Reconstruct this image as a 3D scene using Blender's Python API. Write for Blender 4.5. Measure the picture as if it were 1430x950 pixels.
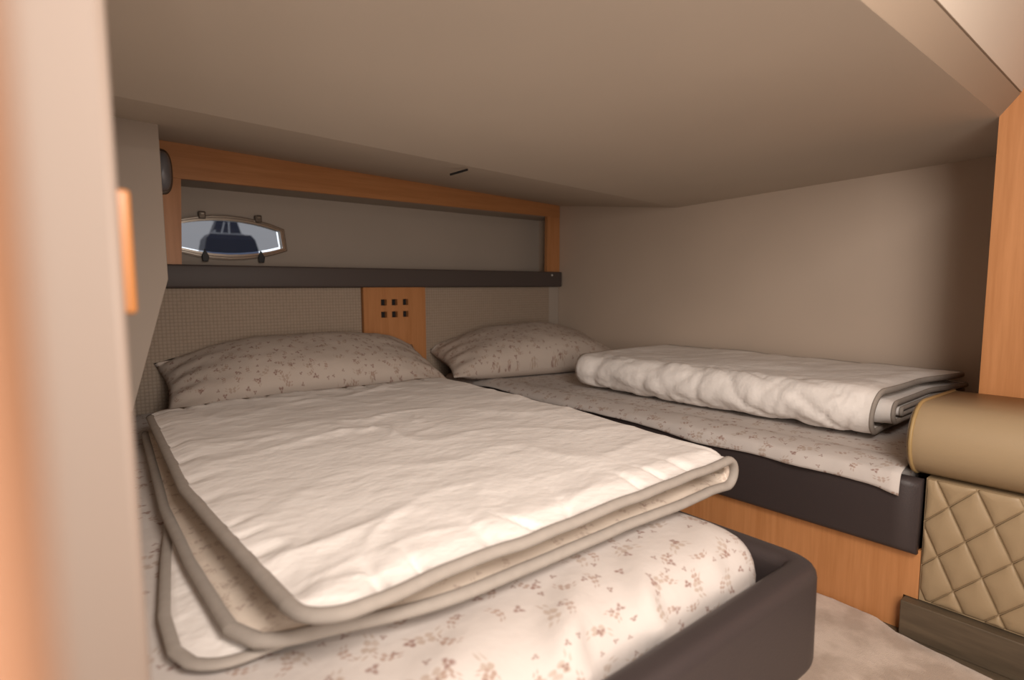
import bpy, bmesh, math, random
from math import sin, cos, pi, radians, sqrt, exp
from mathutils import Vector, Matrix, noise

for o in list(bpy.data.objects):
    bpy.data.objects.remove(o, do_unlink=True)
S = bpy.context.scene
COL = S.collection
random.seed(4)

# ------------------------------------------------------------------ camera
cd = bpy.data.cameras.new('camera')
cam = bpy.data.objects.new('camera', cd)
COL.objects.link(cam)
S.camera = cam
cd.sensor_fit = 'HORIZONTAL'
cd.sensor_width = 36.0
cd.lens = 36.0 * 782.0 / 1430.0
cd.clip_start = 0.01
YAW, PITCH, ROLL = radians(39.29), radians(5.37), radians(-0.23)
fwd = Vector((sin(YAW) * cos(PITCH), cos(YAW) * cos(PITCH), -sin(PITCH)))
r0 = Vector((cos(YAW), -sin(YAW), 0))
u0 = r0.cross(fwd)
rr = cos(ROLL) * r0 + sin(ROLL) * u0
uu = -sin(ROLL) * r0 + cos(ROLL) * u0
m3 = Matrix((rr, uu, -fwd)).transposed()
cam.matrix_world = Matrix.Translation((0, 0, 0.8)) @ m3.to_4x4()
cd.dof.use_dof = True
cd.dof.focus_distance = 1.5
cd.dof.aperture_fstop = 2.8

# ------------------------------------------------------------------ world (overcast sky)
w = bpy.data.worlds.new('overcast')
S.world = w
w.use_nodes = True
bg = w.node_tree.nodes['Background']
bg.inputs[0].default_value = (0.86, 0.92, 1.0, 1)
bg.inputs[1].default_value = 1.4

# ------------------------------------------------------------------ area lights added behind the camera as stand-ins for cabin lights
def area(name, loc, target, sx, sy, power, col):
    l = bpy.data.lights.new(name, 'AREA')
    l.shape = 'RECTANGLE'
    l.size, l.size_y = sx, sy
    l.energy = power
    l.color = col
    o = bpy.data.objects.new(name, l)
    COL.objects.link(o)
    o.location = loc
    d = Vector(target) - Vector(loc)
    o.rotation_euler = d.to_track_quat('-Z', 'Y').to_euler()
    return o
area('saloon_key_standin', (0.36, -0.34, 1.36), (0.85, 1.0, 0.45), 0.55, 0.45, 20.5, (1.0, 0.90, 0.82))  # added key from above, stand-in for unseen cabin lights, no fitting
area('saloon_fill_standin', (0.08, -0.62, 0.80), (1.15, 1.1, 0.80), 0.7, 0.7, 16.0, (1.0, 0.89, 0.80))  # added low fill beside the camera, hung free with no lamp fitting

S.view_settings.view_transform = 'Standard'
S.view_settings.look = 'None'
S.view_settings.exposure = 0.0
S.view_settings.gamma = 1.0
S.view_settings.use_curve_mapping = False

# ------------------------------------------------------------------ helpers
def tag(o, label=None, cat=None, group=None, kind=None):
    if label: o['label'] = label
    if cat: o['category'] = cat
    if group: o['group'] = group
    if kind: o['kind'] = kind
    return o

def empty(name, loc=(0, 0, 0)):
    o = bpy.data.objects.new(name, None)
    o.empty_display_size = 0.05
    COL.objects.link(o)
    o.location = loc
    return o

def link(name, me, mat, parent=None):
    o = bpy.data.objects.new(name, me)
    COL.objects.link(o)
    if mat and not me.materials:
        me.materials.append(mat)
    if parent is not None:
        o.parent = parent
        o.matrix_parent_inverse = Matrix.Translation(parent.location).inverted()
    return o

def mesh(name, verts, faces, mat, parent=None, smooth=False, uvs=None, fix=True):
    me = bpy.data.meshes.new(name)
    me.from_pydata([tuple(v) for v in verts], [], faces)
    if uvs is not None:
        ul = me.uv_layers.new(name='UVMap')
        for lp in me.loops:
            ul.data[lp.index].uv = uvs[lp.vertex_index]
    if fix:
        bm = bmesh.new(); bm.from_mesh(me)
        bmesh.ops.recalc_face_normals(bm, faces=bm.faces)
        bm.to_mesh(me); bm.free()
    if smooth:
        for p in me.polygons: p.use_smooth = True
    return link(name, me, mat, parent)

def box(name, lo, hi, mat, parent=None, bevel=0.0, seg=2, smooth=None):
    bm = bmesh.new()
    bmesh.ops.create_cube(bm, size=1)
    for v in bm.verts:
        v.co = Vector([lo[i] + (v.co[i] + .5) * (hi[i] - lo[i]) for i in range(3)])
    if bevel > 0:
        bmesh.ops.bevel(bm, geom=list(bm.edges), offset=bevel, segments=seg, profile=.5, affect='EDGES')
    me = bpy.data.meshes.new(name)
    bm.to_mesh(me); bm.free()
    if smooth if smooth is not None else (bevel > 0 and seg > 2):
        for p in me.polygons: p.use_smooth = True
    return link(name, me, mat, parent)

def prism(name, poly, vec, mat, parent=None, bevel=0.0, seg=2, smooth=False):
    """polygon (3d points) extruded by vec"""
    bm = bmesh.new()
    vs = [bm.verts.new(p) for p in poly]
    f = bm.faces.new(vs)
    r = bmesh.ops.extrude_face_region(bm, geom=[f])
    bmesh.ops.translate(bm, vec=Vector(vec), verts=[g for g in r['geom'] if isinstance(g, bmesh.types.BMVert)])
    bmesh.ops.recalc_face_normals(bm, faces=bm.faces)
    if bevel > 0:
        bmesh.ops.bevel(bm, geom=list(bm.edges), offset=bevel, segments=seg, profile=.5, affect='EDGES')
    me = bpy.data.meshes.new(name)
    bm.to_mesh(me); bm.free()
    if smooth:
        for p in me.polygons: p.use_smooth = True
    return link(name, me, mat, parent)

def tube(name, pts, ra, rb, mat, parent=None, seg=10, up=(0, 0, 1), closed=False):
    """tube with an elliptical section: ra across, rb along 'up'"""
    pts = [Vector(p) for p in pts]
    n = len(pts); V = []; F = []
    for i, p in enumerate(pts):
        a = pts[(i - 1) % n] if (closed or i > 0) else pts[0]
        b = pts[(i + 1) % n] if (closed or i < n - 1) else pts[-1]
        t = (b - a).normalized()
        upv = Vector(up[i]) if isinstance(up, list) else Vector(up)
        s = t.cross(upv)
        if s.length < 1e-5: s = t.cross(Vector((1, 0, .01)))
        s.normalize(); q = s.cross(t).normalized()
        for k in range(seg):
            an = 2 * pi * k / seg
            V.append(p + s * (ra * cos(an)) + q * (rb * sin(an)))
    m = n if closed else n - 1
    for i in range(m):
        for k in range(seg):
            j = (i + 1) % n
            F.append((i * seg + k, i * seg + (k + 1) % seg, j * seg + (k + 1) % seg, j * seg + k))
    if not closed:
        F.append(tuple(range(seg))); F.append(tuple((n - 1) * seg + k for k in range(seg)))
    return mesh(name, V, F, mat, parent, smooth=True)

def fbm(x, y, z=0.0, oct=3):
    s = 0; a = 1; f = 1
    for _ in range(oct):
        s += a * noise.noise(Vector((x * f, y * f, z + 7.3 * f)))
        a *= .5; f *= 2.03
    return s

def ridge(x, y, z=0.0):
    return 1.0 - min(1.0, abs(noise.noise(Vector((x, y, z)))) * 3.2)

def sm(a, b, x):
    t = max(0.0, min(1.0, (x - a) / (b - a))); return t * t * (3 - 2 * t)

# ------------------------------------------------------------------ materials
def newmat(name):
    m = bpy.data.materials.new(name); m.use_nodes = True
    return m, m.node_tree, m.node_tree.nodes['Principled BSDF']

def nd(nt, t, **k):
    n = nt.nodes.new(t)
    for a, b in k.items(): setattr(n, a, b)
    return n

def ramp(nt, src, stops):
    r = nd(nt, 'ShaderNodeValToRGB')
    el = r.color_ramp.elements
    while len(el) < len(stops): el.new(.5)
    for e, (p, c) in zip(el, stops):
        e.position = p; e.color = (*c, 1)
    nt.links.new(src, r.inputs[0])
    return r.outputs[0]

def bump(nt, bs, src, strength, dist=0.002):
    b = nd(nt, 'ShaderNodeBump')
    b.inputs['Strength'].default_value = strength
    b.inputs['Distance'].default_value = dist
    nt.links.new(src, b.inputs['Height'])
    nt.links.new(b.outputs[0], bs.inputs['Normal'])
    return b

def mapped(nt, scale, kind='Object', rot=(0, 0, 0)):
    tc = nd(nt, 'ShaderNodeTexCoord'); mp = nd(nt, 'ShaderNodeMapping')
    mp.inputs['Scale'].default_value = scale
    mp.inputs['Rotation'].default_value = rot
    nt.links.new(tc.outputs[kind], mp.inputs[0])
    return mp.outputs[0]

def noise_tex(nt, vec, scale, detail=3, rough=.5):
    n = nd(nt, 'ShaderNodeTexNoise')
    n.inputs['Scale'].default_value = scale
    n.inputs['Detail'].default_value = detail
    n.inputs['Roughness'].default_value = rough
    nt.links.new(vec, n.inputs['Vector'])
    return n.outputs['Fac']

def vinyl(name, c, rough=.6, bs=.12, scale=260):
    m, nt, b = newmat(name)
    v = mapped(nt, (1, 1, 1))
    big = noise_tex(nt, v, 2.2, 2)
    k = .94
    col = ramp(nt, big, [(.3, tuple(x * k for x in c)), (.7, c)])
    nt.links.new(col, b.inputs['Base Color'])
    b.inputs['Roughness'].default_value = rough
    b.inputs['Specular IOR Level'].default_value = .3
    vo = nd(nt, 'ShaderNodeTexVoronoi'); vo.inputs['Scale'].default_value = scale
    nt.links.new(v, vo.inputs['Vector'])
    bump(nt, b, vo.outputs['Distance'], bs, .0008)
    return m

def wood(name, c0, c1, grain=(28, 28, 1.6), rough=.42):
    m, nt, b = newmat(name)
    v = mapped(nt, grain)
    n1 = noise_tex(nt, v, 1.0, 4, .6)
    v2 = mapped(nt, tuple(g * 4 for g in grain))
    n2 = noise_tex(nt, v2, 1.0, 3, .6)
    mx = nd(nt, 'ShaderNodeMath', operation='MULTIPLY_ADD')
    mx.inputs[1].default_value = .4
    nt.links.new(n2, mx.inputs[0]); nt.links.new(n1, mx.inputs[2])
    col = ramp(nt, mx.outputs[0], [(.5, c0), (.9, c1)])
    nt.links.new(col, b.inputs['Base Color'])
    b.inputs['Roughness'].default_value = rough
    bump(nt, b, n2, .04, .0005)
    return m

def floral(name, base, inten=1.0, scale=1.0):
    """cotton printed with small sprigs and flowers, laid out in cloth (UV) metres"""
    m, nt, b = newmat(name)
    L = nt.links
    tc = nd(nt, 'ShaderNodeTexCoord')
    def M(op, a, c=None, d=None):
        n = nd(nt, 'ShaderNodeMath', operation=op)
        for i, x in enumerate((a, c, d)):
            if x is None: continue
            if isinstance(x, (int, float)): n.inputs[i].default_value = x
            else: L.new(x, n.inputs[i])
        return n.outputs[0]
    def VM(op, a, c=None):
        n = nd(nt, 'ShaderNodeVectorMath', operation=op)
        for i, x in enumerate((a, c)):
            if x is None: continue
            if isinstance(x, tuple): n.inputs[i].default_value = x
            else: L.new(x, n.inputs[i])
        return n.outputs[0]
    wob = nd(nt, 'ShaderNodeTexNoise'); wob.inputs['Scale'].default_value = 90
    L.new(tc.outputs['UV'], wob.inputs['Vector'])
    wv = VM('MULTIPLY', VM('SUBTRACT', wob.outputs['Color'], (.5, .5, .5)), (.006, .006, 0))
    uvw = VM('ADD', tc.outputs['UV'], wv)
    def layer(cells, off, rot, kind, a, prob):
        mp = nd(nt, 'ShaderNodeMapping')
        mp.inputs['Scale'].default_value = (cells, cells, 0)
        mp.inputs['Location'].default_value = (off, off * 1.7, 0)
        mp.inputs['Rotation'].default_value = (0, 0, rot)
        L.new(uvw, mp.inputs[0])
        p = mp.outputs[0]
        cell = VM('FLOOR', p)
        wn = nd(nt, 'ShaderNodeTexWhiteNoise', noise_dimensions='2D')
        L.new(cell, wn.inputs['Vector'])
        offv = VM('MULTIPLY', VM('SUBTRACT', wn.outputs['Color'], (.5, .5, .5)), (.42, .42, 0))
        loc = VM('SUBTRACT', VM('SUBTRACT', VM('FRACTION', p), (.5, .5, 0)), offv)
        sx = nd(nt, 'ShaderNodeSeparateXYZ'); L.new(loc, sx.inputs[0])
        ang = M('MULTIPLY', wn.outputs['Value'], 37.7)
        ca, sa = M('COSINE', ang), M('SINE', ang)
        lx = M('ADD', M('MULTIPLY', sx.outputs[0], ca), M('MULTIPLY', sx.outputs[1], sa))
        ly = M('SUBTRACT', M('MULTIPLY', sx.outputs[1], ca), M('MULTIPLY', sx.outputs[0], sa))
        if kind == 'flower':
            r = M('SQRT', M('ADD', M('MULTIPLY', lx, lx), M('MULTIPLY', ly, ly)))
            th = M('ARCTAN2', ly, lx)
            lim = M('MULTIPLY', M('ADD', M('MULTIPLY', M('COSINE', M('MULTIPLY', th, 3.0)), .26), .74), a)
            d = M('SUBTRACT', lim, r)
            core = M('LESS_THAN', r, a * .22)
            k = M('SUBTRACT', M('SMOOTH_MIN', M('MULTIPLY', d, 16.0), 1.0, .1), M('MULTIPLY', core, .6))
        else:
            ax = M('ABSOLUTE', lx)
            env = M('MAXIMUM', M('SUBTRACT', 1.0, M('DIVIDE', ax, a)), 0.0)
            leaf = M('ABSOLUTE', M('SINE', M('MULTIPLY', lx, 2.5 * pi / a)))
            curve = M('MULTIPLY', M('MULTIPLY', lx, lx), 1.3)
            ay = M('ABSOLUTE', M('ADD', ly, curve))
            side = M('ABSOLUTE', M('SUBTRACT', ay, .055))
            d = M('SUBTRACT', M('MULTIPLY', leaf, M('MULTIPLY', env, .095)), side)
            stem = M('SUBTRACT', M('MULTIPLY', env, .014), ay)
            k = M('MULTIPLY', M('MAXIMUM', d, stem), 30.0)
        k = M('MINIMUM', M('MAXIMUM', k, 0.0), 1.0)
        wn2 = nd(nt, 'ShaderNodeTexWhiteNoise', noise_dimensions='2D')
        L.new(VM('ADD', cell, (17.3, 5.1, 0)), wn2.inputs['Vector'])
        on = M('LESS_THAN', wn2.outputs['Value'], prob)
        return M('MULTIPLY', k, on)
    s = scale
    lays = [(layer(12 * s, .3, .5, 'leaf', .44, .75), (.40, .31, .25), .75),
            (layer(17 * s, 5.4, 2.1, 'leaf', .42, .7), (.36, .25, .20), .8),
            (layer(16 * s, 3.1, 1.3, 'flower', .17, .6), (.27, .165, .14), .9),
            (layer(30 * s, 7.7, .2, 'flower', .2, .35), (.26, .165, .14), .8)]
    fade = noise_tex(nt, uvw, 45, 2)
    prev = nd(nt, 'ShaderNodeRGB'); prev.outputs[0].default_value = (*base, 1)
    cur = prev.outputs[0]
    for k, c, st in lays:
        mx = nd(nt, 'ShaderNodeMix', data_type='RGBA')
        fac = M('MULTIPLY', M('MULTIPLY', k, st * inten), M('ADD', M('MULTIPLY', fade, .8), .5))
        L.new(M('MINIMUM', fac, 1.0), mx.inputs[0])
        L.new(cur, mx.inputs[6]); mx.inputs[7].default_value = (*c, 1)
        cur = mx.outputs[2]
    L.new(cur, b.inputs['Base Color'])
    b.inputs['Roughness'].default_value = .85
    b.inputs['Specular IOR Level'].default_value = .15
    v = mapped(nt, (1, 1, 1))
    bump(nt, b, noise_tex(nt, v, 28, 4), .35, .006)
    return m

def cotton(name, c):
    m, nt, b = newmat(name)
    b.inputs['Base Color'].default_value = (*c, 1)
    b.inputs['Roughness'].default_value = .8
    b.inputs['Specular IOR Level'].default_value = .2
    v = mapped(nt, (1, 1, 1))
    a = noise_tex(nt, mapped(nt, (9, 15, 12), rot=(0, 0, .6)), 1.0, 4, .5)
    c2 = noise_tex(nt, v, 34, 3, .5)
    ad = nd(nt, 'ShaderNodeMath', operation='MULTIPLY_ADD')
    ad.inputs[1].default_value = .35
    nt.links.new(c2, ad.inputs[0]); nt.links.new(a, ad.inputs[2])
    bump(nt, b, ad.outputs[0], .5, .012)
    return m

def plain(name, c, rough=.5, metal=0.0, spec=.5):
    m, nt, b = newmat(name)
    v = mapped(nt, (1, 1, 1))
    n = noise_tex(nt, v, 60, 2)
    col = ramp(nt, n, [(.3, tuple(x * .92 for x in c)), (.7, c)])
    nt.links.new(col, b.inputs['Base Color'])
    b.inputs['Roughness'].default_value = rough
    b.inputs['Metallic'].default_value = metal
    b.inputs['Specular IOR Level'].default_value = spec
    return m

MT = {}
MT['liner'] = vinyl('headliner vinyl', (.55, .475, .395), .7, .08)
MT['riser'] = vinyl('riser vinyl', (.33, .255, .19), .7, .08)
MT['locker'] = vinyl('locker vinyl', (.40, .335, .28), .7, .08)
MT['stripwood'] = wood('glossy edge strip', (.36, .135, .03), (.42, .165, .045))
MT['doorwood'] = wood('door edge veneer', (.205, .100, .054), (.25, .125, .068))
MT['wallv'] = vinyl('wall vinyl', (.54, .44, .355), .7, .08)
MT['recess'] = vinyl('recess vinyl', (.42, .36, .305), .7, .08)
MT['post'] = vinyl('partition vinyl', (.275, .215, .176), .55, .06, 400)
MT['wood'] = wood('maple veneer', (.44, .188, .066), (.53, .24, .093))
MT['woodh'] = wood('maple veneer across', (.44, .188, .066), (.53, .24, .093), grain=(1.6, 28, 28))
MT['wooddark'] = wood('dark oak plinth', (.075, .055, .035), (.13, .095, .06), grain=(20, 2, 20), rough=.5)
MT['leather'] = vinyl('dark brown leather', (.047, .036, .035), .45, .25, 330)
MT['leather2'] = vinyl('brown shelf leather', (.085, .068, .062), .5, .2, 330)
MT['tan'] = vinyl('tan leather', (.335, .245, .145), .45, .15, 330)
MT['piping_tan'] = vinyl('tan leather piping', (.34, .23, .10), .45, .1, 330)
MT['duvet'] = cotton('white cotton duvet', (.82, .775, .735))
MT['piping'] = plain('grey binding tape', (.345, .305, .268), .85, 0, .15)
MT['sheet'] = floral('floral cotton sheet', (.56, .51, .475), 1.0)
MT['pillow'] = floral('floral cotton pillowcase', (.53, .455, .395), 1.15, 1.15)
MT['lining'] = floral('floral duvet lining', (.68, .59, .50), .6, 1.3)
MT['black'] = plain('black plastic', (.012, .012, .013), .5)
MT['hole'] = plain('hole shade and dark seam', (.02, .018, .017), .9)
MT['steel'] = plain('stainless steel', (.42, .38, .33), .28, 1.0)
MT['bronze'] = plain('window bezel', (.15, .12, .095), .4, .6)
MT['lamp'] = plain('satin grey lamp', (.26, .26, .28), .45, .25)
MT['screw'] = plain('white screw cap', (.7, .68, .64), .5)

def weave():
    m, nt, b = newmat('woven raffia panel')
    tc = nd(nt, 'ShaderNodeTexCoord'); sp = nd(nt, 'ShaderNodeSeparateXYZ')
    nt.links.new(tc.outputs['Object'], sp.inputs[0])
    def W(src, f):
        a = nd(nt, 'ShaderNodeMath', operation='MULTIPLY'); a.inputs[1].default_value = f
        nt.links.new(src, a.inputs[0])
        s = nd(nt, 'ShaderNodeMath', operation='SINE'); nt.links.new(a.outputs[0], s.inputs[0])
        return s.outputs[0]
    p = nd(nt, 'ShaderNodeMath', operation='MULTIPLY')
    nt.links.new(W(sp.outputs[0], 2 * pi / .026), p.inputs[0]); nt.links.new(W(sp.outputs[2], 2 * pi / .026), p.inputs[1])
    q = nd(nt, 'ShaderNodeMath', operation='ABSOLUTE'); nt.links.new(p.outputs[0], q.inputs[0]); p = q
    n = noise_tex(nt, mapped(nt, (60, 60, 60)), 1.0, 3)
    ad = nd(nt, 'ShaderNodeMath', operation='MULTIPLY_ADD'); ad.inputs[1].default_value = .7
    nt.links.new(n, ad.inputs[0]); nt.links.new(p.outputs[0], ad.inputs[2])
    col = ramp(nt, ad.outputs[0], [(.2, (.285, .22, .165)), (1.05 - .05, (.385, .305, .235))])
    nt.links.new(col, b.inputs['Base Color'])
    b.inputs['Roughness'].default_value = .8
    bump(nt, b, p.outputs[0], .5, .002)
    return m
MT['weave'] = weave()

def carpet():
    m, nt, b = newmat('cream pile carpet')
    v = mapped(nt, (1, 1, 1))
    n1 = noise_tex(nt, v, 9, 4, .6); n2 = noise_tex(nt, v, 500, 2)
    col = ramp(nt, n1, [(.40, (.43, .325, .25)), (.60, (.62, .50, .41))])
    nt.links.new(col, b.inputs['Base Color'])
    b.inputs['Roughness'].default_value = .95
    b.inputs['Sheen Weight'].default_value = .3
    bump(nt, b, n2, .6, .003)
    return m
MT['carpet'] = carpet()

def pane_mat():
    m = bpy.data.materials.new('tinted window pane'); m.use_nodes = True
    nt = m.node_tree; nt.nodes.clear()
    out = nd(nt, 'ShaderNodeOutputMaterial'); t = nd(nt, 'ShaderNodeBsdfTransparent'); g = nd(nt, 'ShaderNodeBsdfGlossy')
    t.inputs[0].default_value = (.45, .44, .44, 1); g.inputs['Roughness'].default_value = .03
    mx = nd(nt, 'ShaderNodeMixShader'); fr = nd(nt, 'ShaderNodeFresnel'); fr.inputs[0].default_value = 1.3
    nt.links.new(fr.outputs[0], mx.inputs[0]); nt.links.new(t.outputs[0], mx.inputs[1]); nt.links.new(g.outputs[0], mx.inputs[2])
    nt.links.new(mx.outputs[0], out.inputs[0])
    return m
MT['pane'] = pane_mat()

# ================================================================== STRUCTURE
YB, XR = 2.36, 2.294
YE = 0.333              # front edge of the low ceiling

floor = box('floor', (-1.2, -1.6, -.05), (2.45, 2.6, 0.0), MT['wooddark'])
tag(floor, 'dark wooden cabin floor under the cream carpet', kind='structure')

# low ceiling: slab from its front edge to the crease, nearly level
cz = lambda y: 1.2132 - .0274 * y
crL, crR = (-.06, 1.350), (XR, 1.579)
ceil = prism('ceiling', [(-.06, YE, cz(YE)), (XR, YE, cz(YE)), (XR, crR[1], cz(crR[1])), (-.06, crL[1], cz(crL[1]))], (0, 0, .03), MT['liner'])
tag(ceil, 'low beige vinyl ceiling over the two berths', kind='structure')
# rear section rising from the crease to the back wall
zl, zr = 1.338, 1.268
V = []; F = []
N = 12
for i in range(N + 1):
    t = i / N
    x = -.06 + t * (XR + .06)
    yc = crL[1] + t * (crR[1] - crL[1])
    V += [(x, yc, cz(yc)), (x, YB + .02, zl + t * (zr - zl)), (x, YB + .02, zl + t * (zr - zl) + .03), (x, yc, cz(yc) + .03)]
for i in range(N):
    a, b_ = i * 4, (i + 1) * 4
    for k in range(4):
        F.append((a + k, a + (k + 1) % 4, b_ + (k + 1) % 4, b_ + k))
mesh('rear_slope', V, F, MT['liner'], ceil)
# sloping front riser and the headliner of the saloon above it
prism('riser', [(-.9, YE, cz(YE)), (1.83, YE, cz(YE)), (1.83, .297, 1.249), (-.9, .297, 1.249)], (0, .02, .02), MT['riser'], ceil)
prism('upper_headliner', [(-1.2, .295, 1.252), (1.83, .295, 1.252), (1.83, .12, 1.75), (-1.2, .12, 1.75)], (0, .03, .01), MT['liner'], ceil)
box('saloon_headliner', (-1.2, -1.6, 1.75), (1.83, .15, 1.78), MT['liner'], ceil)
box('seam', (1.045, 1.500, 1.1705), (1.0495, 1.60, 1.1765), MT['hole'], ceil).rotation_euler = (0, 0, 0)

# walls
wr = box('wall_right', (XR, .30, 0), (XR + .04, 2.6, 1.33), MT['wallv'])
tag(wr, 'plain beige wall along the right berth', kind='structure')
wb = box('wall_back', (-.06, YB + .03, 0), (XR, YB + .07, .885), MT['wallv'])
tag(wb, 'lower back wall behind the headboards', kind='structure')
# recess above the shelf, hull panel with porthole opening: built from strips around the opening
YH = 2.54
k = YH / 2.46
PX = [(.40, 1.044), (.48, 1.062), (.589, 1.068), (.68, 1.056), (.754, 1.033), (.763, .965), (.69, .945), (.60, .934), (.49, .942), (.401, .961)]
def pc(x, z): return (x * k, .8 + (z - .8) * k)
# full symmetric octagonal outline (left end hidden behind the wooden stile)
cx, czp = .552 * k, .8 + (1.0 - .8) * k
hw, hh = .216 * k, .068 * k
def oct_outline(sx, sz, bulge=.0, n=8):
    """elongated octagon: slightly bowed long sides, short canted ends"""
    pts = []
    for i in range(n + 1):
        t = -1 + 2 * i / n
        pts.append((cx + t * sx * .93, czp + sz * (1.0 - .48 * t * t)))
    for i in range(n + 1):
        t = 1 - 2 * i / n
        pts.append((cx + t * sx * .97, czp - sz * (1.0 - .5 * t * t)))
    return pts
inn = oct_outline(hw, hh)
n = len(inn)
zb0, zb1 = .80, 1.36
xl, xr_ = -.06, XR
outer = []
for (x, z) in inn:
    dx, dz = x - cx, z - czp
    s = min(((.30) / abs(dx)) if abs(dx) > 1e-6 else 1e9, ((.125) / abs(dz)) if abs(dz) > 1e-6 else 1e9)
    outer.append((cx + dx * s, czp + dz * s))
V = [(x, YH, z) for x, z in inn] + [(x, YH, z) for x, z in outer] + [(x, YH + .02, z) for x, z in inn] + [(x, YH + .02, z) for x, z in outer]
F = []
for i in range(n):
    j = (i + 1) % n
    F += [(i, j, n + j, n + i), (2 * n + i, 3 * n + i, 3 * n + j, 2 * n + j), (i, 2 * n + i, 2 * n + j, j)]
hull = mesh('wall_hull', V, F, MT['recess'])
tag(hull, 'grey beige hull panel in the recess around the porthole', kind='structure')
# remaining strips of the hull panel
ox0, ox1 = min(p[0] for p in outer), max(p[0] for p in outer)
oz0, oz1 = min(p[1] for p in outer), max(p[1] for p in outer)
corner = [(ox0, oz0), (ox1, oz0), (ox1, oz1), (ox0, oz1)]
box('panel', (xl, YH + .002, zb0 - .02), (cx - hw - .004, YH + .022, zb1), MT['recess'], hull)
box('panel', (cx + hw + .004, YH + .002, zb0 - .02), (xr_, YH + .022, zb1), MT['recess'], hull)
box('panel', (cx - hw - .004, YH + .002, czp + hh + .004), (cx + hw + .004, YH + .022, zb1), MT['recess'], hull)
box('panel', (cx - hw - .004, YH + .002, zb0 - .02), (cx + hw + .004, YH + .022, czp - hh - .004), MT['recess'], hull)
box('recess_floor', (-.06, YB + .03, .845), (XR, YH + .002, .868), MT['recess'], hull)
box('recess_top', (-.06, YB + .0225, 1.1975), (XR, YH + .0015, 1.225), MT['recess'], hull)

# wooden frame of the recess
fr = empty('trim_1', (1.3, YB, .9))
tag(fr, 'orange maple frame around the porthole recess on the back wall', kind='structure')
prism('top_rail', [(.20, YB, 1.197), (XR - .004, YB, 1.199), (XR - .004, YB, 1.272), (.20, YB, 1.334)], (0, .022, 0), MT['woodh'], fr)
prism('stile', [(.25, YB + .001, .86), (.373, YB + .001, .86), (.387, YB + .001, 1.1965), (.25, YB + .001, 1.1965)], (0, .022, 0), MT['wood'], fr)
prism('stile', [(2.192, YB + .001, .86), (XR - .004, YB + .001, .86), (XR - .004, YB + .001, 1.1985), (2.196, YB + .001, 1.1985)], (0, .022, 0), MT['wood'], fr)

# left side of the berth, hidden behind the partition
wl = box('wall_left', (-.10, .44, 0), (-.06, 2.6, 1.36), MT['wallv'])
tag(wl, 'beige hull side left of the left berth', kind='structure')

# partition post in the left foreground
post = empty('wall_partition', (-.3, .42, 0))
tag(post, 'smooth peach beige partition end in the left foreground', kind='structure')
PXe = .0335
prof = [(-1.2, .40)]
R_ = .006
for i in range(7):
    a = -pi / 2 + i * pi / 2 / 6
    prof.append((PXe - R_ + R_ * cos(a), .40 + R_ + R_ * sin(a)))
prof += [(PXe, .45), (-1.2, .45)]
prism('post', [(x, y, 0) for x, y in prof], (0, 0, 1.20), MT['post'], post, smooth=False)
for p in post.children[0].data.polygons: p.use_smooth = abs(p.normal.z) < .5 and p.area < .1
box('edge_strip', (-.02, .455, .783), (.0445, .468, .866), MT['stripwood'], post, bevel=.003, seg=3)

# open door leaf beside the camera
dr = empty('door_1', (-.015, .075, 0))
tag(dr, 'orange maple door edge blurred at the left border', kind='structure')
box('leaf', (-.034, .050, 0), (-.0022, .098, 1.2), MT['doorwood'], dr, bevel=.004, seg=3)

# wood bulkhead at the right, beyond the settee
wf = empty('wall_bulkhead', (1.8, 0, 0))
tag(wf, 'orange maple bulkhead panel above the settee at the right', kind='structure')
box('side_panel', (1.79, -1.6, .0), (1.825, .333, 1.75), MT['wood'], wf)
box('end_panel', (1.826, .300, .0), (XR, .333, 1.20), MT['wood'], wf)

# saloon shell behind the camera
ws = box('wall_saloon_rear', (-1.2, -1.64, 0), (1.83, -1.6, 1.78), MT['wallv'])
tag(ws, 'beige rear wall of the saloon behind the viewer', kind='structure')
wp = box('wall_saloon_left', (-1.24, -1.6, 0), (-1.2, .45, 1.78), MT['wallv'])
tag(wp, 'beige left wall of the saloon behind the viewer', kind='structure')

# ------------------------------------------------------------------ porthole
wd = empty('window_1', (cx, YH - .01, czp))
tag(wd, 'long octagonal porthole with grey tinted pane and metal bezel', kind='structure')
def ring(name, o1, o2, y0, y1, mat):
    a, b_ = oct_outline(*o1), oct_outline(*o2)
    n = len(a)
    V = [(x, y0, z) for x, z in a] + [(x, y0, z) for x, z in b_] + [(x, y1, z) for x, z in a] + [(x, y1, z) for x, z in b_]
    F = []
    for i in range(n):
        j = (i + 1) % n
        F += [(i, j, n + j, n + i), (2 * n + i, 3 * n + i, 3 * n + j, 2 * n + j), (i, 2 * n + i, 2 * n + j, j), (n + i, n + j, 3 * n + j, 3 * n + i)]
    return mesh(name, V, F, mat, wd)
ring('bezel', (hw * 1.0, hh * 1.0), (hw * 1.085, hh * 1.30), YH - .014, YH - .001, MT['bronze'])
ring('inner_ring', (hw * .985, hh * .975), (hw * 1.03, hh * 1.10), YH - .022, YH - .0145, MT['steel'])
ring('sash', (hw * 1.045, hh * 1.15), (hw * 1.06, hh * 1.21), YH - .020, YH - .0145, MT['steel'])
po = oct_outline(hw * .965, hh * .92)
po = [(x - .004, z + .004) for x, z in po]
prism('pane', [(x, YH + .004, z) for x, z in po], (0, .006, 0), MT['pane'], wd)
for hx in (.463, .667):
    x, z = pc(hx, 1.078)
    hb = box('hinge', (x - .013, YH - .030, z - .012), (x + .013, YH - .001, z + .018), MT['bronze'], wd, bevel=.004, seg=2)
    box('hinge_pin', (x - .006, YH - .034, z + .004), (x + .006, YH - .030, z + .012), MT['steel'], hb, bevel=.0015)
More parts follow.
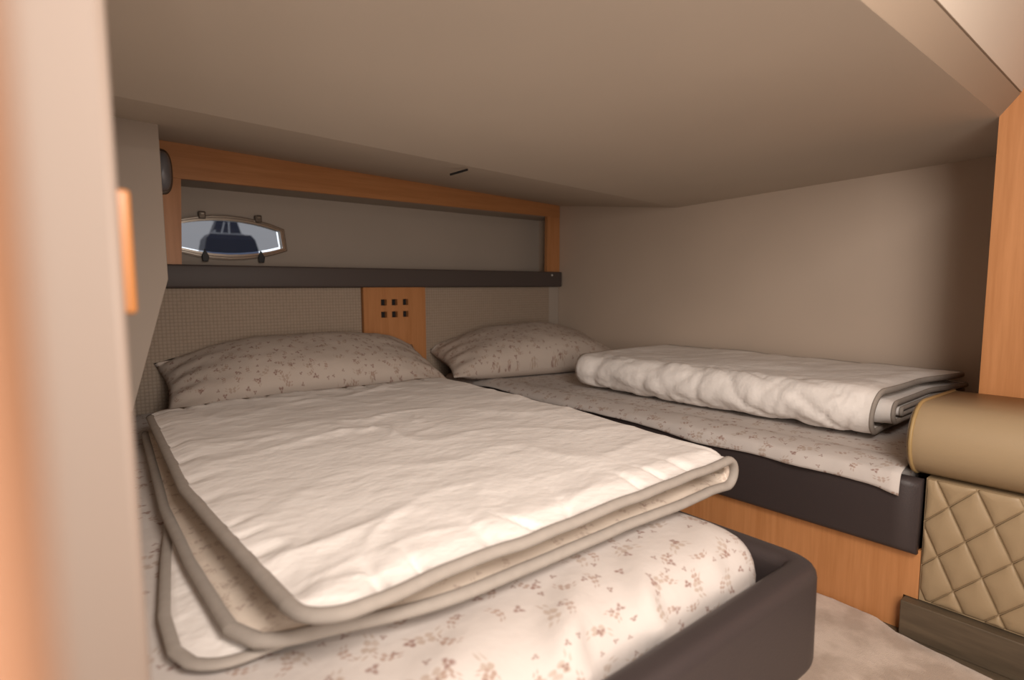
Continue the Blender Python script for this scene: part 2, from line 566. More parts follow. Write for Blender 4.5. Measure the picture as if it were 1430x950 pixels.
for hx in (.466, .671):
    x, z = pc(hx, .922)
    d = prism('dog', [(x - .010, YH - .034, z - .018), (x + .010, YH - .034, z - .018), (x + .013, YH - .034, z + .004), (x + .004, YH - .034, z + .022), (x - .003, YH - .034, z + .034), (x - .005, YH - .034, z + .022), (x - .013, YH - .034, z + .004)], (0, .012, 0), MT['black'], wd, bevel=.002, seg=2)

# ================================================================== FITTINGS ON THE BACK WALL
sh = empty('padded_shelf', (1.3, YB, .84))
tag(sh, 'long dark brown padded leather shelf edge below the porthole recess', 'shelf')
box('padding', (.252, YB - .026, .803), (XR - .006, YB + .028, .888), MT['leather2'], sh, bevel=.008, seg=3)
bm = bmesh.new(); bmesh.ops.create_uvsphere(bm, u_segments=10, v_segments=6, radius=.005)
bmesh.ops.translate(bm, verts=bm.verts, vec=(2.205, YB - .027, .868)); me = bpy.data.meshes.new('screw_cap'); bm.to_mesh(me); bm.free()
link('screw_cap', me, MT['screw'], sh)

def headboard(x0, x1, label):
    o = box('headboard_panel', (x0, YB + .004, .30), (x1, YB + .028, .803), MT['weave'], bevel=.006, seg=3, smooth=False)
    return tag(o, label, 'headboard', 'woven headboard panels')
headboard(.10, 1.068, 'wide woven beige headboard panel behind the left pillow')
headboard(1.388, 2.213, 'woven beige headboard panel behind the right pillow')
tag(box('corner_strip', (2.2135, YB + .010, .30), (XR - .002, YB + .028, .803), MT['recess'], bevel=.003), 'narrow beige filler strip in the corner beside the right headboard', 'panel')

# maple panel with six square holes
vp = empty('vent_panel', (1.228, YB, .55))
tag(vp, 'orange maple panel with six square holes between the headboards', 'panel')
xs = [1.070, 1.154, 1.183, 1.208, 1.237, 1.265, 1.293, 1.386]
zs = [.30, .664, .692, .7195, .748, .802]
V = []; F = []
y0, y1 = YB - .010, YB + .012
nx, nz = len(xs), len(zs)
for y in (y0, y1):
    for z in zs:
        for x in xs: V.append((x, y, z))
idx = lambda l, i, j: l * nx * nz + j * nx + i
holes = {(i, j) for i in (1, 3, 5) for j in (1, 3)}
cells = {(i, j) for i in range(nx - 1) for j in range(nz - 1)} - holes
for (i, j) in cells:
    F.append((idx(0, i, j), idx(0, i + 1, j), idx(0, i + 1, j + 1), idx(0, i, j + 1)))
    F.append((idx(1, i, j), idx(1, i, j + 1), idx(1, i + 1, j + 1), idx(1, i + 1, j)))
    for (di, dj, a, b_) in ((-1, 0, (i, j), (i, j + 1)), (1, 0, (i + 1, j), (i + 1, j + 1)), (0, -1, (i, j), (i + 1, j)), (0, 1, (i, j + 1), (i + 1, j + 1))):
        if (i + di, j + dj) not in cells:
            F.append((idx(0, *a), idx(0, *b_), idx(1, *b_), idx(1, *a)))
mesh('board', V, F, MT['wood'], vp)
box('backing', (1.08, YB + .0125, .31), (1.376, YB + .028, .80), MT['hole'], vp)  # near-black sheet: the shade inside the holes is put into its colour

# oval lamp on the frame, left
lp = empty('wall_lamp', (.335, YB, 1.215))
tag(lp, 'small grey oval reading lamp on the maple frame above the porthole', 'lamp')
def oval(name, rx, rz, y0, depth, mat, parent, dome=1.0):
    V = []; F = []; seg = 28; rings = 7
    cx_, cz_ = .326, 1.214
    for r in range(rings + 1):
        t = r / rings
        a = t * pi / 2
        s, d = cos(a), sin(a)
        for q in range(seg):
            an = 2 * pi * q / seg
            ex = abs(cos(an)) ** .75 * (1 if cos(an) >= 0 else -1); ez = abs(sin(an)) ** .75 * (1 if sin(an) >= 0 else -1)
            V.append((cx_ + rx * s * ex, y0 - depth * d, cz_ + rz * s * ez))
    for r in range(rings):
        for q in range(seg):
            F.append((r * seg + q, r * seg + (q + 1) % seg, (r + 1) * seg + (q + 1) % seg, (r + 1) * seg + q))
    F.append(tuple(range(seg)))
    return mesh(name, V, F, mat, parent, smooth=True)
oval('backplate', .036, .080, YB - .0005, .012, MT['bronze'], lp)
oval('housing', .030, .070, YB - .008, .05, MT['lamp'], lp)

# hanging locker at the far left
lk = prism('hanging_locker', [(-.058, 1.80, 1.262), (.249, 1.80, 1.256), (.2505, 1.80, .826), (.149, 1.80, .47), (-.058, 1.80, .47)], (0, .53, 0), MT['locker'], bevel=.003)
tag(lk, 'beige hanging locker with slanted lower edge at the far left', 'locker')

# ================================================================== BERTHS
def rounded_box(lo, hi, r, n=(24, 24, 8), disp=None):
    """returns verts, faces, uvs of a box with rounded edges, cloth-like uv in metres"""
    lo, hi = Vector(lo), Vector(hi)
    ilo = Vector([lo[i] + r[i] for i in range(3)]); ihi = Vector([hi[i] - r[i] for i in range(3)])
    V = []; F = []; UV = []; key = {}
    def put(p):
        kx = tuple(round(c, 5) for c in p)
        if kx in key: return key[kx]
        q = Vector([max(ilo[i], min(ihi[i], p[i])) for i in range(3)])
        d = Vector([(p[i] - q[i]) / r[i] for i in range(3)])
        if d.length > 1e-6:
            d.normalize()
        pos = Vector([q[i] + d[i] * r[i] for i in range(3)])
        nrm = d.copy()
        drop = hi.z - pos.z
        side = sqrt(max(0, 1 - max(0, d.z) ** 2))
        u = pos.x + (d.x / (abs(d.x) + abs(d.y) + 1e-6)) * drop * side
        v = pos.y + (d.y / (abs(d.x) + abs(d.y) + 1e-6)) * drop * side
        if disp: pos = disp(pos, nrm)
        key[kx] = len(V); V.append(pos); UV.append((u, v))
        return key[kx]
    def lin(a, b_, m, ra):
        # extra samples near rounded ends
        out = [a + ra * t for t in (0, .15, .35, .6, 1)]
        out += [a + ra + (b_ - a - 2 * ra) * i / m for i in range(1, m)]
        out += [b_ - ra * t for t in (1, .6, .35, .15, 0)]
        return out
    X, Y, Z = lin(lo.x, hi.x, n[0], r[0]), lin(lo.y, hi.y, n[1], r[1]), lin(lo.z, hi.z, n[2], r[2])
    def face(A, B, mk):
        for i in range(len(A) - 1):
            for j in range(len(B) - 1):
                q = [put(mk(A[a], B[b_])) for a, b_ in ((i, j), (i + 1, j), (i + 1, j + 1), (i, j + 1))]
                if len(set(q)) > 2: F.append(tuple(dict.fromkeys(q)))
    for z in (lo.z, hi.z): face(X, Y, lambda a, b_, z=z: Vector((a, b_, z)))
    for y in (lo.y, hi.y): face(X, Z, lambda a, b_, y=y: Vector((a, y, b_)))
    for x in (lo.x, hi.x): face(Y, Z, lambda a, b_, x=x: Vector((x, a, b_)))
    return V, F, UV

def rail_path(pts, rad, n=8):
    """2d polyline with rounded corners"""
    out = [Vector(pts[0])]
    for i in range(1, len(pts) - 1):
        p0, p1, p2 = Vector(pts[i - 1]), Vector(pts[i]), Vector(pts[i + 1])
        a = (p0 - p1).normalized(); b_ = (p2 - p1).normalized()
        s, e = p1 + a * rad, p1 + b_ * rad
        for t in range(n + 1):
            u = t / n
            out.append((1 - u) ** 2 * s + 2 * u * (1 - u) * p1 + u * u * e)
    out.append(Vector(pts[-1]))
    return out

def padded_rail(name, path, th, z0, z1, r, mat, parent):
    """padded rail swept along a 2d path (path = outer face), thickness to the left of travel"""
    sec = []
    def corner(cx_, cz_, a0):
        for i in range(5):
            a = a0 + i * pi / 8
            sec.append((cx_ + r * cos(a), cz_ + r * sin(a)))
    corner(th - r, z1 - r, 0); corner(r, z1 - r, pi / 2); corner(r, z0 + r, pi); corner(th - r, z0 + r, 1.5 * pi)
    V = []; F = []; m = len(sec); n = len(path)
    for i, p in enumerate(path):
        a = path[max(0, i - 1)]; b_ = path[min(n - 1, i + 1)]
        t = (b_ - a).normalized(); nn = Vector((-t.y, t.x))
        for (d, z) in sec:
            q = p + nn * d
            V.append((q.x, q.y, z))
    for i in range(n - 1):
        for k_ in range(m):
            F.append((i * m + k_, i * m + (k_ + 1) % m, (i + 1) * m + (k_ + 1) % m, (i + 1) * m + k_))
    F.append(tuple(range(m))); F.append(tuple((n - 1) * m + k_ for k_ in range(m)))
    return mesh(name, V, F, mat, parent, smooth=True)

def subdiv(path, step=.04):
    out = [path[0]]
    for a, b_ in zip(path, path[1:]):
        m = max(1, int((b_ - a).length / step))
        out += [a + (b_ - a) * i / m for i in range(1, m + 1)]
    return out

# ---- left berth
lb = empty('berth_frame', (.5, 1.35, 0))
tag(lb, 'left berth frame with dark brown padded leather rail around its foot', 'bed frame')
path = subdiv(rail_path([(-.03, .385), (1.003, .365), (1.022, 2.34)], .075, 10), .05)
padded_rail('padded_rail', path, .055, .150, .332, .020, MT['leather'], lb)
box('base', (.0, .47, 0.0), (.93, 2.32, .17), MT['wood'], lb)
box('deck', (-.02, .442, .172), (.965, 2.335, .19), MT['wood'], lb)

def sheet_disp(pos, nrm):
    p = pos.copy()
    front = max(0, -nrm.y)
    # diagonal tension folds pulled towards the foot rail
    wgt = sm(.60, .49, p.y) * max(0.0, min(1.0, nrm.z * .6 - nrm.y)) * (.35 + .65 * sm(-.25, .25, noise.noise(Vector((p.x * 3.1, 2.0, 0)))))
    ph = (p.x - 1.5 * p.y + 1.3 * p.z) * 36 + 2.2 * noise.noise(Vector((p.x * 4, p.y * 4, p.z * 4)))
    p += nrm * (.019 * wgt * (max(0, sin(ph)) ** 1.5 - .35))
    # belly of the foot side and soft waves on top
    p += nrm * (.0035 * fbm(p.x * 6, p.y * 6, p.z * 6))
    return p
V, F, UV = rounded_box((-.03, .442, .191), (.962, 2.330, .372), (.085, .075, .075), (64, 60, 10), sheet_disp)
mt1 = mesh('mattress', V, F, MT['sheet'], None, smooth=True, uvs=UV)
tag(mt1, 'mattress in cream floral fitted sheet in the left berth', 'mattress')

# ---- right berth
rb = empty('berth_frame', (1.9, 1.35, 0))
tag(rb, 'right berth frame with dark brown leather side rail over a maple base', 'bed frame')
RX = 1.466
path = subdiv([Vector((RX, 2.335)), Vector((RX, .363))], .05)
padded_rail('padded_rail', path, .045, .192, .366, .016, MT['leather'], rb)
prism('base_panel', [(1.490, 2.33, 0), (1.490, .387, 0), (1.490, .387, .085), (1.490, .358, .085), (1.490, .358, .2), (1.490, 2.33, .2)], (.022, 0, 0), MT['wood'], rb)
box('deck', (1.512, .39, .20), (2.29, 2.33, .22), MT['wood'], rb)

def sheet2(pos, nrm):
    return pos + nrm * (.003 * fbm(pos.x * 6, pos.y * 6, pos.z * 6))
V, F, UV = rounded_box((1.513, .397, .222), (2.288, 2.325, .385), (.03, .04, .03), (24, 50, 6), sheet2)
mt2 = mesh('mattress', V, F, MT['sheet'], None, smooth=True, uvs=UV)
tag(mt2, 'mattress in cream floral sheet on the right berth', 'mattress')
# loose edge of the sheet hanging over the rail
V = []; F = []; UV = []
ny, ns = 90, 14
for i in range(ny + 1):
    t = i / ny
    y = 2.30 - t * (2.30 - .399)
    hang = .012 + .012 * sm(1.6, .9, y) + .006 * sin(y * 9) + .012 * sm(.9, .45, y) + .012 * sm(.46, .40, y) + .006 * noise.noise(Vector((y * 6, 0, 3)))
    puff = .006 * sin(y * 21 + 1) * sm(1.5, .8, y) + .004 * noise.noise(Vector((y * 9, 1, 3)))
    for j in range(ns + 1):
        s = j / ns
        # profile: mattress top -> over the rail -> down its outer face
        if s < .55:
            u = s / .55
            x = 1.60 + (1.468 - 1.60) * u
            z = .381 + .012 * sin(pi * u * .75) - .0135 * u * u
        else:
            u = (s - .55) / .45
            x = 1.468 - .011 * sin(u * pi / 2)
            z = .376 - hang * (u ** 1.3) - .006 * u
        z += .0025 * fbm(x * 10, y * 8, 1.0) * sm(0, .2, s)
        x -= max(0, puff) * sm(.5, 1, s)
        V.append((x, y, z)); UV.append((x + (.376 - z if s > .55 else 0) * -1, y))
for i in range(ny):
    for j in range(ns):
        a = i * (ns + 1) + j
        F.append((a, a + 1, a + ns + 2, a + ns + 1))
fl = mesh('sheet_edge', V, F, MT['sheet'], mt2, smooth=True, uvs=UV)
sd = fl.modifiers.new('thickness', 'SOLIDIFY'); sd.thickness = .0025; sd.offset = -1

# ------------------------------------------------------------------ folded duvets
def duvet_layer(parent, name, loopfn, y_front, y_back, t0, nu=120, nv=70, wr=None, pipe=.010, corner=.06, back_pipe=True, seed=0.0, pname='binding', lining=None):
    """one folded thickness of the duvet.
    loopfn(v) -> list of (x,z) centreline points from open edge A round the fold to open edge B (nu+1 points)
    y_front(s), y_back(s): ends of the cloth along the berth for s in 0..1 along the centreline"""
    C = []
    for j in range(nv + 1):
        v = j / nv
        C.append(loopfn(v ** 1.5))
    nuu = len(C[0]) - 1
    top = []; bot = []; cen = []
    for j in range(nv + 1):
        v = j / nv
        row = C[j]
        ac = [0.0]
        for a, b_ in zip(row, row[1:]): ac.append(ac[-1] + sqrt((a[0] - b_[0]) ** 2 + (a[1] - b_[1]) ** 2))
        Lr = ac[-1]
        rt = []; rbm = []; rc = []
        for i, (x, z) in enumerate(row):
            s = ac[i] / Lr
            a = row[max(0, i - 1)]; b_ = row[min(nuu, i + 1)]
            tx, tz = b_[0] - a[0], b_[1] - a[1]
            l = sqrt(tx * tx + tz * tz) + 1e-9
            nx_, nz_ = -tz / l, tx / l          # left normal of travel
            ed = min(ac[i], Lr - ac[i])
            cr = corner - sqrt(max(0, corner ** 2 - max(0, corner - ed) ** 2)) if ed < corner else 0.0
            yf, yb = y_front(s) + cr, y_back(s) - cr
            y = yf + (yb - yf) * v ** 1.5
            ey = min(y - yf, yb - y)
            f = sm(0, .05, ed) * sm(0, .05, ey)
            t = t0 * (.55 + .45 * f)
            dx, dz = wr(x, y, s, ed, ey) if wr else (0, 0)
            p = Vector((x + nx_ * dz + dx * 0, y, z + nz_ * dz))
            h = Vector((nx_, 0, nz_)) * (t / 2)
            rc.append(p); rt.append(p + h); rbm.append(p - h)
        top.append(rt); bot.append(rbm); cen.append(rc)
    V = []; UVs = []
    for g in (top, bot):
        for r in g:
            V += r
    W_ = nuu + 1; H_ = nv + 1; off = W_ * H_
    F = []
    for j in range(nv):
        for i in range(nuu):
            a = j * W_ + i
            F.append((a, a + 1, a + W_ + 1, a + W_))
            F.append((off + a, off + a + W_, off + a + W_ + 1, off + a + 1))
    for i in range(nuu):
        F.append((i, off + i, off + i + 1, i + 1))
        b_ = nv * W_ + i
        F.append((b_, b_ + 1, off + b_ + 1, off + b_))
    for j in range(nv):
        a = j * W_
        F.append((a, a + W_, off + a + W_, off + a))
        b_ = a + nuu
        F.append((b_, off + b_, off + b_ + W_, b_ + W_))
    UVs = [(p.x + i_ * 0, p.y) for i_, p in enumerate(V)]
    body = mesh(name, V, F, MT['duvet'], parent, smooth=True, uvs=UVs)
    if lining is not None:
        body.data.materials.append(MT['lining'])
        for p in body.data.polygons:
            vs_ = p.vertices
            if (all(v_ >= off for v_ in vs_) if lining == 'bot' else all(v_ < off for v_ in vs_)): p.material_index = 1
    # binding tape round the open edges: side A, foot end round the fold, side B
    pts = [cen[j][0] for j in range(nv, 0, -1)] + [cen[0][i] for i in range(nuu + 1)] + [cen[j][nuu] for j in range(1, nv + 1)]
    ups = []
    for j in range(nv, 0, -1): ups.append(tuple(top[j][0] - bot[j][0]))
    for i in range(nuu + 1): ups.append(tuple(top[0][i] - bot[0][i]))
    for j in range(1, nv + 1): ups.append(tuple(top[j][nuu] - bot[j][nuu]))
    tube(pname, pts, pipe, t0 * .40, MT['piping'], body, seg=10, up=ups)
    return body

def u_loop(xa, za, xb, zb, xf, n_top=56, n_arc=18, n_bot=46, sag=0.0):
    """open edge A (upper) -> fold at xf -> open edge B (lower)"""
    sgn = 1 if xf > xa else -1
    r = (za - zb) / 2
    pts = []
    x1 = xf - sgn * r
    for i in range(n_top):
        t = i / n_top
        pts.append((xa + (x1 - xa) * t, za - sag * sm(.3, 0, t)))
    for i in range(n_arc + 1):
        a = pi / 2 - pi * i / n_arc
        pts.append((x1 + sgn * r * cos(a), (za + zb) / 2 + r * sin(a)))
    for i in range(1, n_bot + 1):
        t = i / n_bot
        pts.append((x1 + (xb - x1) * t, zb))
    return pts

# left duvet
dv = empty('duvet', (.65, 1.2, .375))
tag(dv, 'large white duvet with grey binding folded flat on the left berth', 'duvet', 'folded white duvets')
def lerp_tab(tab, y):
    for (a, va), (b_, vb) in zip(tab, tab[1:]):
        if a <= y <= b_:
            return va + (vb - va) * (y - a) / (b_ - a)
    return tab[0][1] if y < tab[0][0] else tab[-1][1]
Y0, Y1 = .562, 1.86
right_edge = [(.5, 1.035), (.62, 1.065), (.78, 1.09), (1.1, 1.125), (1.9, 1.15)]
def outer_loop(v):
    y = Y0 + (Y1 - Y0) * v
    xa = lerp_tab([(.5, .186), (.8, .172), (1.1, .160), (1.9, .190)], y)
    xb = lerp_tab([(.5, .140), (.8, .132), (1.1, .135), (1.9, .178)], y)
    return u_loop(xa, .4500, xb, .4005, lerp_tab(right_edge, y), n_top=150, sag=.004)
def under_loop(v):
    y = Y0 + .09 + (Y1 - Y0 - .09) * v
    xa = lerp_tab([(.5, .082), (.75, .086), (.95, .112), (1.2, .150), (1.9, .175)], y)
    return [(xa + (.75 - xa) * i / 60, .3838) for i in range(61)]
def wr_top(x, y, s, ed, ey):
    if s > .55: 
        return (0, .0015 * noise.noise(Vector((x * 12, y * 12, 5))))
    f = sm(0, .09, min(ed + .02, ey + .02))
    wx = x + .10 * noise.noise(Vector((x * 3, y * 3, 20)))
    wy = y + .10 * noise.noise(Vector((x * 3, y * 3, 30)))
    big = .006 * fbm(x * 3.0, y * 2.6, 1.0)
    mk = sm(-.1, .4, noise.noise(Vector((x * 2.5, y * 2.5, 40))))
    cr = .0065 * (ridge(wx * 3.4 + wy * 1.6, wy * 4.6 - wx * 1.2, 2.0) ** 2 - .3) * (.4 + .6 * mk) + .0035 * (ridge(wx * 8 - wy * 4, wy * 8, 6.0) ** 3 - .2) * mk
    h = (big + cr) * f
    # puckers pulled in by the foot and side binding
    px_ = x + 1.1 * (ey - .01) * noise.noise(Vector((x * 9, 3, 0)))
    pk = -max(0, sin(px_ * 62 + 6.0 * noise.noise(Vector((px_ * 6, 0, 0))))) ** 5 * sm(.0, .016, ey) * exp(-(ey / .06) ** 2) * .012
    pk += -max(0, sin(y * 40 + 9 * noise.noise(Vector((y * 6, 4, 0))))) ** 4 * sm(0, .016, ed) * exp(-(ed / .05) ** 2) * .007
    pk += .004 * noise.noise(Vector((x * 11, 0, 77))) * exp(-(ey / .06) ** 2) + .002 * exp(-((min(ed, ey) - .05) / .03) ** 2)
    return (0, h + pk)
def wr_small(x, y, s, ed, ey):
    return (0, .0025 * noise.noise(Vector((x * 9, y * 9, 3 + s * 4))))
# front ends: upper faces forward, lower faces set back
def front1(s):
    return Y0 + .004 + .010 * sm(.1, .5, s) + .006 * sm(.5, .7, s) + .055 * sm(.86, 1.0, s) + .005 * noise.noise(Vector((s * 14, 0, 9)))
duvet_layer(dv, 'folded_cover', outer_loop, front1, lambda s: Y1 + .02 * sin(s * 9), .0215, nv=150, wr=wr_top, pipe=.0105, corner=.055, lining='bot')
duvet_layer(dv, 'under_layer', under_loop, lambda s: Y0 + .095, lambda s: Y1 - .01, .0125, nv=70, wr=None, pipe=.0095, corner=.06)

# right duvet: folded narrow and thick, fold towards the viewer, open edges to the wall
d2 = empty('duvet', (1.95, 1.05, .39))
tag(d2, 'white duvet with grey binding folded into a thick roll on the right berth', 'duvet', 'folded white duvets')
def loop2(xa, za, xb, zb, xf, seed=0):
    def f(v):
        w_ = .012 * noise.noise(Vector((v * 4, seed, 1)))
        return u_loop(xa + w_, za, xb, zb, xf + w_ + .01 * (1 - v), n_top=44, n_arc=20, n_bot=30)
    return f
def wr2(x, y, s, ed, ey):
    f = sm(0, .08, ey + .01)
    side = exp(-((s - .52) / .12) ** 2)
    big = .008 * fbm(x * 2.6, y * 2.6, 11.0)
    wy = y + .12 * noise.noise(Vector((s * 9, y * 3, 50)))
    crz = .010 * side * (ridge(wy * 7.0 + s * 7, s * 11, 4.0) ** 2 - .3) + .005 * side * (ridge(wy * 17 - s * 16, s * 20, 14.0) ** 2 - .3) + .004 * (ridge(x * 4 + y * 3, wy * 5, 8.0) ** 2 - .3)
    return (0, (big + crz) * f * (1 if s < .75 else .25))
duvet_layer(d2, 'outer_fold', loop2(2.245, .519, 2.20, .406, 1.640, 1), lambda s: .505 + .03 * sm(.3, .7, s) - .05 * sm(.25, 0, s), lambda s: 1.60 + .02 * sin(s * 7), .022, nv=110, wr=wr2, pipe=.006, corner=.03, lining=None)
duvet_layer(d2, 'middle_fold', loop2(2.262, .486, 2.26, .436, 1.700, 2), lambda s: .492 - .045 * sm(.25, 0, s), lambda s: 1.58, .020, nv=60, wr=wr_small, pipe=.006, corner=.03, lining=None)
duvet_layer(d2, 'inner_fold', loop2(2.270, .468, 2.27, .454, 1.745, 3), lambda s: .487 - .03 * sm(.25, 0, s), lambda s: 1.56, .016, nv=60, wr=wr_small, pipe=.006, corner=.03, lining=None)

# ------------------------------------------------------------------ pillows
def pillow(loc, rot, W, D, H, seed, label, floorz, yback):
    nu, nv = 72, 44
    V = []; F = []; UV = []; idx = {}
    Mx = Matrix.Translation(loc) @ rot
    def P(i, j, s):
        u = -1 + 2 * i / nu; v = -1 + 2 * j / nv
        x = W / 2 * u * (1 - .055 * (1 - v * v) * abs(u) ** 3)
        y = D / 2 * v * (1 - .09 * (1 - u * u) * abs(v) ** 3)
        e = max(0, (1 - u ** 4)) * max(0, (1 - v ** 4))
        h = H / 2 * (e ** .6) * (1 - .52 * u * u - .15 * v * v)
        edge = min(1 - abs(u), 1 - abs(v))
        h += .006 * sm(0, .25, edge) * fbm(x * 7 + seed, y * 7, s * 2.0)
        cr = exp(-((1 - abs(u)) / .25) ** 2)
        h += .006 * cr * sm(0, .1, edge) * sin(v * 16 + seed + 4 * u)
        z = s * max(h, .0008)
        z += .010 * noise.noise(Vector((x * 3 + seed, y * 3, .5)))   # limp seam line
        z -= .035 * abs(u) ** 3 * sm(-.6, 1, v)
        p = Mx @ Vector((x, y, z))
        p.z = max(p.z, floorz + .002 * (s + 1))
        p.y = min(p.y, yback - .002 * (s + 1))
        return p, (x + (5 if s < 0 else 0), y)
    for s in (1, -1):
        for j in range(nv + 1):
            for i in range(nu + 1):
                border = i in (0, nu) or j in (0, nv)
                kx = (i, j, 1 if border else s)
                if kx in idx: continue
                p, q = P(i, j, s)
                idx[kx] = len(V); V.append(p); UV.append(q)
        for j in range(nv):
            for i in range(nu):
                g = []
                for a, b_ in ((i, j), (i + 1, j), (i + 1, j + 1), (i, j + 1)):
                    bd = a in (0, nu) or b_ in (0, nv)
                    g.append(idx[(a, b_, 1 if bd else s)])
                F.append(tuple(g))
    o = mesh('pillow', V, F, MT['pillow'], None, smooth=True, uvs=UV)
    # stitched seam all round
    ring_ = [V[idx[(i, 0, 1)]] for i in range(nu)] + [V[idx[(nu, j, 1)]] for j in range(nv)] + [V[idx[(i, nv, 1)]] for i in range(nu, 0, -1)] + [V[idx[(0, j, 1)]] for j in range(nv, 0, -1)]
    tag(o, label, 'pillow', 'floral pillows')
    return o
pillow((.775, 2.165, .478), Matrix.Rotation(radians(-3), 4, 'Z') @ Matrix.Rotation(radians(24), 4, 'X'), 1.04, .42, .25, 1.0, 'plump floral pillow leaning on the left headboard', .377, YB - .004)
pillow((1.83, 2.10, .475), Matrix.Rotation(radians(-13), 4, 'Z') @ Matrix.Rotation(radians(16), 4, 'X'), .96, .44, .25, 5.0, 'floral pillow in the corner on the right berth', .392, YB - .004)

# ================================================================== SETTEE
st = empty('settee', (1.62, -.2, 0))
tag(st, 'tan leather settee with quilted front at the right border', 'settee')
YS, YN = .392, -1.0
# seat cushion: rounded front edge, profile in xz swept along y
prof = [(1.788, .372), (1.788, .530)]
r1 = .082
x0, ztop, zbt = 1.452, .536, .372
for i in range(11):
    a = pi / 2 + pi * i / 10
    prof.append((x0 + r1 + r1 * cos(a) * 1.0, (ztop + zbt) / 2 + r1 * sin(a)))
n = len(prof)
V = []; F = []
ys = [YS, YS - .004, YS - .012] + [YS - .03 - i * .06 for i in range(23)]
for q, y in enumerate(ys):
    sc = (.93, .985, 1.0)[q] if q < 3 else 1.0
    for (x, z) in prof:
        V.append((1.6 + (x - 1.6) * sc, y, .454 + (z - .454) * sc))
m = len(ys)
for i in range(m - 1):
    for k_ in range(n):
        F.append((i * n + k_, i * n + (k_ + 1) % n, (i + 1) * n + (k_ + 1) % n, (i + 1) * n + k_))
F.append(tuple(range(n))); F.append(tuple((m - 1) * n + k_ for k_ in range(n)))
cu = mesh('seat_cushion', V, F, MT['tan'], st, smooth=True)
tube('piping', [(x - .001, YS - .010, z + (.001 if i < 4 else 0)) for i, (x, z) in enumerate(prof)], .0042, .0042, MT['piping_tan'], cu, seg=8, up=(0, 1, 0), closed=True)
box('front_panel', (1.4917, YN, .085), (1.56, .3565, .371), MT['tan'], st)
box('seat_box', (1.561, YN, .0), (1.788, .338, .371), MT['wooddark'], st)
pl = box('plinth', (1.462, YN, 0.0), (1.56, .384, .083), MT['wooddark'], st, bevel=.002)

# quilted diamonds: every pad its own puffy mesh, clipped to the panel
def clip(poly, ax, val, keep_less):
    out = []
    for a, b_ in zip(poly, poly[1:] + poly[:1]):
        ia = (a[ax] <= val) if keep_less else (a[ax] >= val)
        ib = (b_[ax] <= val) if keep_less else (b_[ax] >= val)
        if ia: out.append(a)
        if ia != ib:
            t = (val - a[ax]) / (b_[ax] - a[ax])
            out.append((a[0] + t * (b_[0] - a[0]), a[1] + t * (b_[1] - a[1])))
    return out
va, vb = Vector((-.032, -.068)), Vector((-.046, .050))      # seam directions (y, z)
q0 = Vector((.281, .249))
ylo, yhi, zlo, zhi = -.45, .355, .088, .370
cnt = 0
for i in range(-10, 12):
    for j in range(-10, 18):
        ctr = q0 + va * (i + .5) + vb * (j + .5)
        poly = [tuple(ctr + (va * p_ + vb * q_) * .492) for p_, q_ in ((-1, -1), (1, -1), (1, 1), (-1, 1))]
        for ax, val, kl in ((0, ylo, False), (0, yhi, True), (1, zlo, False), (1, zhi, True)):
            poly = clip(poly, ax, val, kl)
            if len(poly) < 3: break
        if len(poly) < 3: continue
        my = sum(p[0] for p in poly) / len(poly); mz = sum(p[1] for p in poly) / len(poly)
        ar = abs(sum(a[0] * b_[1] - b_[0] * a[1] for a, b_ in zip(poly, poly[1:] + poly[:1]))) / 2
        if ar < .0003: continue
        # fine rings from rim to centre
        rim = []
        for a, b_ in zip(poly, poly[1:] + poly[:1]):
            for t in range(4): rim.append((a[0] + (b_[0] - a[0]) * t / 4, a[1] + (b_[1] - a[1]) * t / 4))
        V = []; F = []
        hts = [(1.0, .0), (.95, .0020), (.82, .0040), (.5, .0060)]
        for (s, h) in hts:
            for (y, z) in rim: V.append((1.4915 - h, my + (y - my) * s, mz + (z - mz) * s))
        R2 = len(rim)
        for q in range(len(hts) - 1):
            for t in range(R2):
                F.append((q * R2 + t, q * R2 + (t + 1) % R2, (q + 1) * R2 + (t + 1) % R2, (q + 1) * R2 + t))
        V.append((1.4915 - .0067, my, mz)); c = len(V) - 1
        for t in range(R2): F.append(((len(hts) - 1) * R2 + t, (len(hts) - 1) * R2 + (t + 1) % R2, c))
        F.append(tuple(range(R2)))
        mesh('quilted_pad', V, F, MT['tan'], st, smooth=True)
        cnt += 1

# ================================================================== CARPET
V = []; F = []
edge = [(1.487, 2.3), (1.487, 1.2), (1.487, .60), (1.486, .5), (1.484, .43), (1.458, .386), (1.448, .33), (1.436, .26), (1.425, .2), (1.42, .1), (1.415, -.3), (1.41, -1.0)]
pts = []
for a, b_ in zip(edge, edge[1:]):
    for t in range(6):
        x = a[0] + (b_[0] - a[0]) * t / 6; y = a[1] + (b_[1] - a[1]) * t / 6
        pts.append((x - .003 + .003 * noise.noise(Vector((y * 40, 0, 0))), y))
NX = 16
for (x, y) in pts:
    for q in range(NX + 1):
        t = q / NX
        xs0 = .95 - 1.2 * sm(.46, .40, y)
        xx = xs0 + (x - xs0) * (1 - (1 - t) ** 1.8)
        zz = .0125 * (1 - sm(.93, 1.0, t) * .5) + .0015 * noise.noise(Vector((xx * 14, y * 14, 0)))
        V.append((xx, y, zz))
    V.append((x + .0015, y, .0015))
W2 = NX + 2
for i in range(len(pts) - 1):
    for q in range(W2 - 1):
        a = i * W2 + q
        F.append((a, a + 1, a + W2 + 1, a + W2))
cp = mesh('carpet', V, F, MT['carpet'], None, smooth=True)
tag(cp, 'cream pile carpet on the floor between berth and settee', 'carpet')

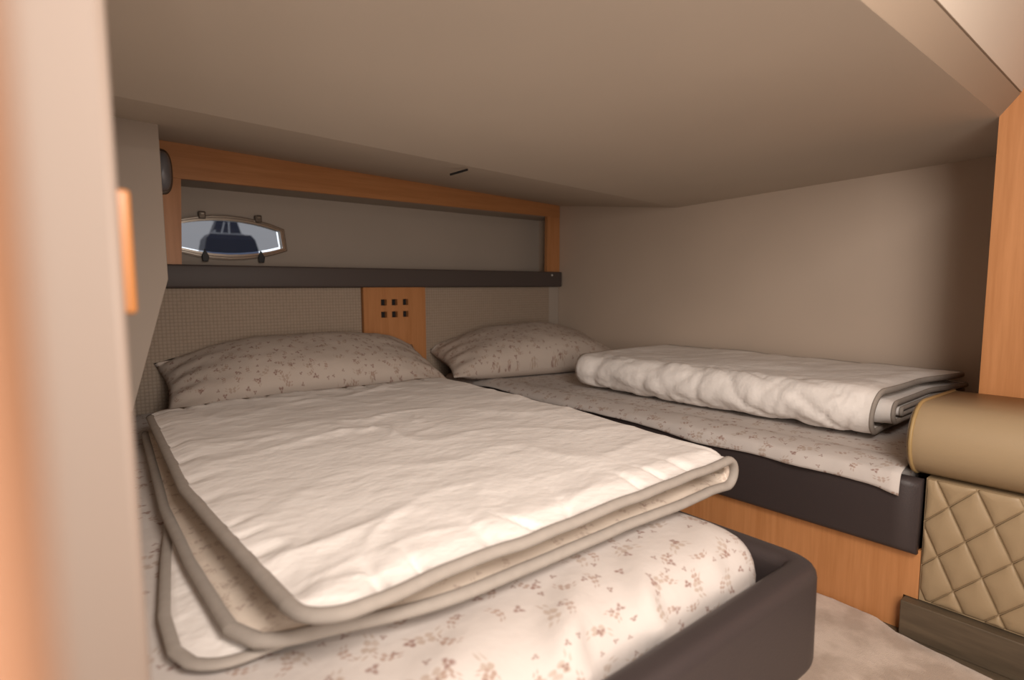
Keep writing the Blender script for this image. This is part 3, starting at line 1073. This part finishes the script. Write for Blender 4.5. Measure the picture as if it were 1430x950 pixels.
# ================================================================== OUTSIDE THE PORTHOLE
MT['navy'] = plain('navy gelcoat', (.030, .042, .085), .35)
MT['gelwhite'] = plain('white gelcoat', (.75, .77, .80), .4)
MT['smoke'] = plain('smoked glass', (.015, .018, .028), .15)
MT['sea'] = plain('harbour water', (.05, .075, .09), .15)
sea = box('sea', (-60, 4, -.6), (80, 120, -.5), MT['sea'])
tag(sea, 'grey harbour water outside the porthole', 'water', kind='structure')
bt = empty('motor_boat', (6.6, 30, -.5))
tag(bt, 'navy motor boat with white framed cabin windows seen through the porthole', 'boat')
def loft(name, secs, mat, parent):
    """stack of rectangles (x0,x1,y0,y1,z) joined into a tapered solid"""
    V = []; F = []
    for (x0, x1, y0, y1, z) in secs: V += [(x0, y0, z), (x1, y0, z), (x1, y1, z), (x0, y1, z)]
    for i in range(len(secs) - 1):
        for k_ in range(4):
            F.append((i * 4 + k_, i * 4 + (k_ + 1) % 4, (i + 1) * 4 + (k_ + 1) % 4, (i + 1) * 4 + k_))
    F.append((0, 1, 2, 3)); F.append(tuple((len(secs) - 1) * 4 + k_ for k_ in range(4)))
    return mesh(name, V, F, mat, parent)
loft('hull', [(5.2, 8.7, 29.6, 31.5, -.55), (5.3, 8.6, 29.6, 31.5, 1.0), (5.68, 8.24, 30, 31.5, 2.4), (5.85, 8.05, 30.1, 31.5, 3.2), (6.05, 7.88, 30.2, 31.5, 3.44)], MT['navy'], bt)
loft('cabin', [(6.22, 7.56, 30.6, 31.5, 3.44), (6.5, 7.42, 30.9, 31.4, 4.2)], MT['navy'], bt)
box('coaming', (6.12, 30.45, 3.44), (7.62, 30.60, 3.52), MT['gelwhite'], bt)
for xa, xb, za, zb_ in ((6.26, 6.50, 3.5, 4.05), (6.60, 6.80, 3.5, 4.1), (6.95, 7.0, 3.5, 4.15)):
    prism('window_frame', [(xa, 30.62, za), (xa + .07, 30.62, za), (xb + .07, 30.85, zb_), (xb, 30.85, zb_)], (0, .05, 0), MT['gelwhite'], bt)
prism('windscreen', [(6.40, 30.70, 3.53), (6.93, 30.70, 3.53), (6.96, 30.87, 4.08), (6.56, 30.87, 4.08)], (0, .02, 0), MT['smoke'], bt)
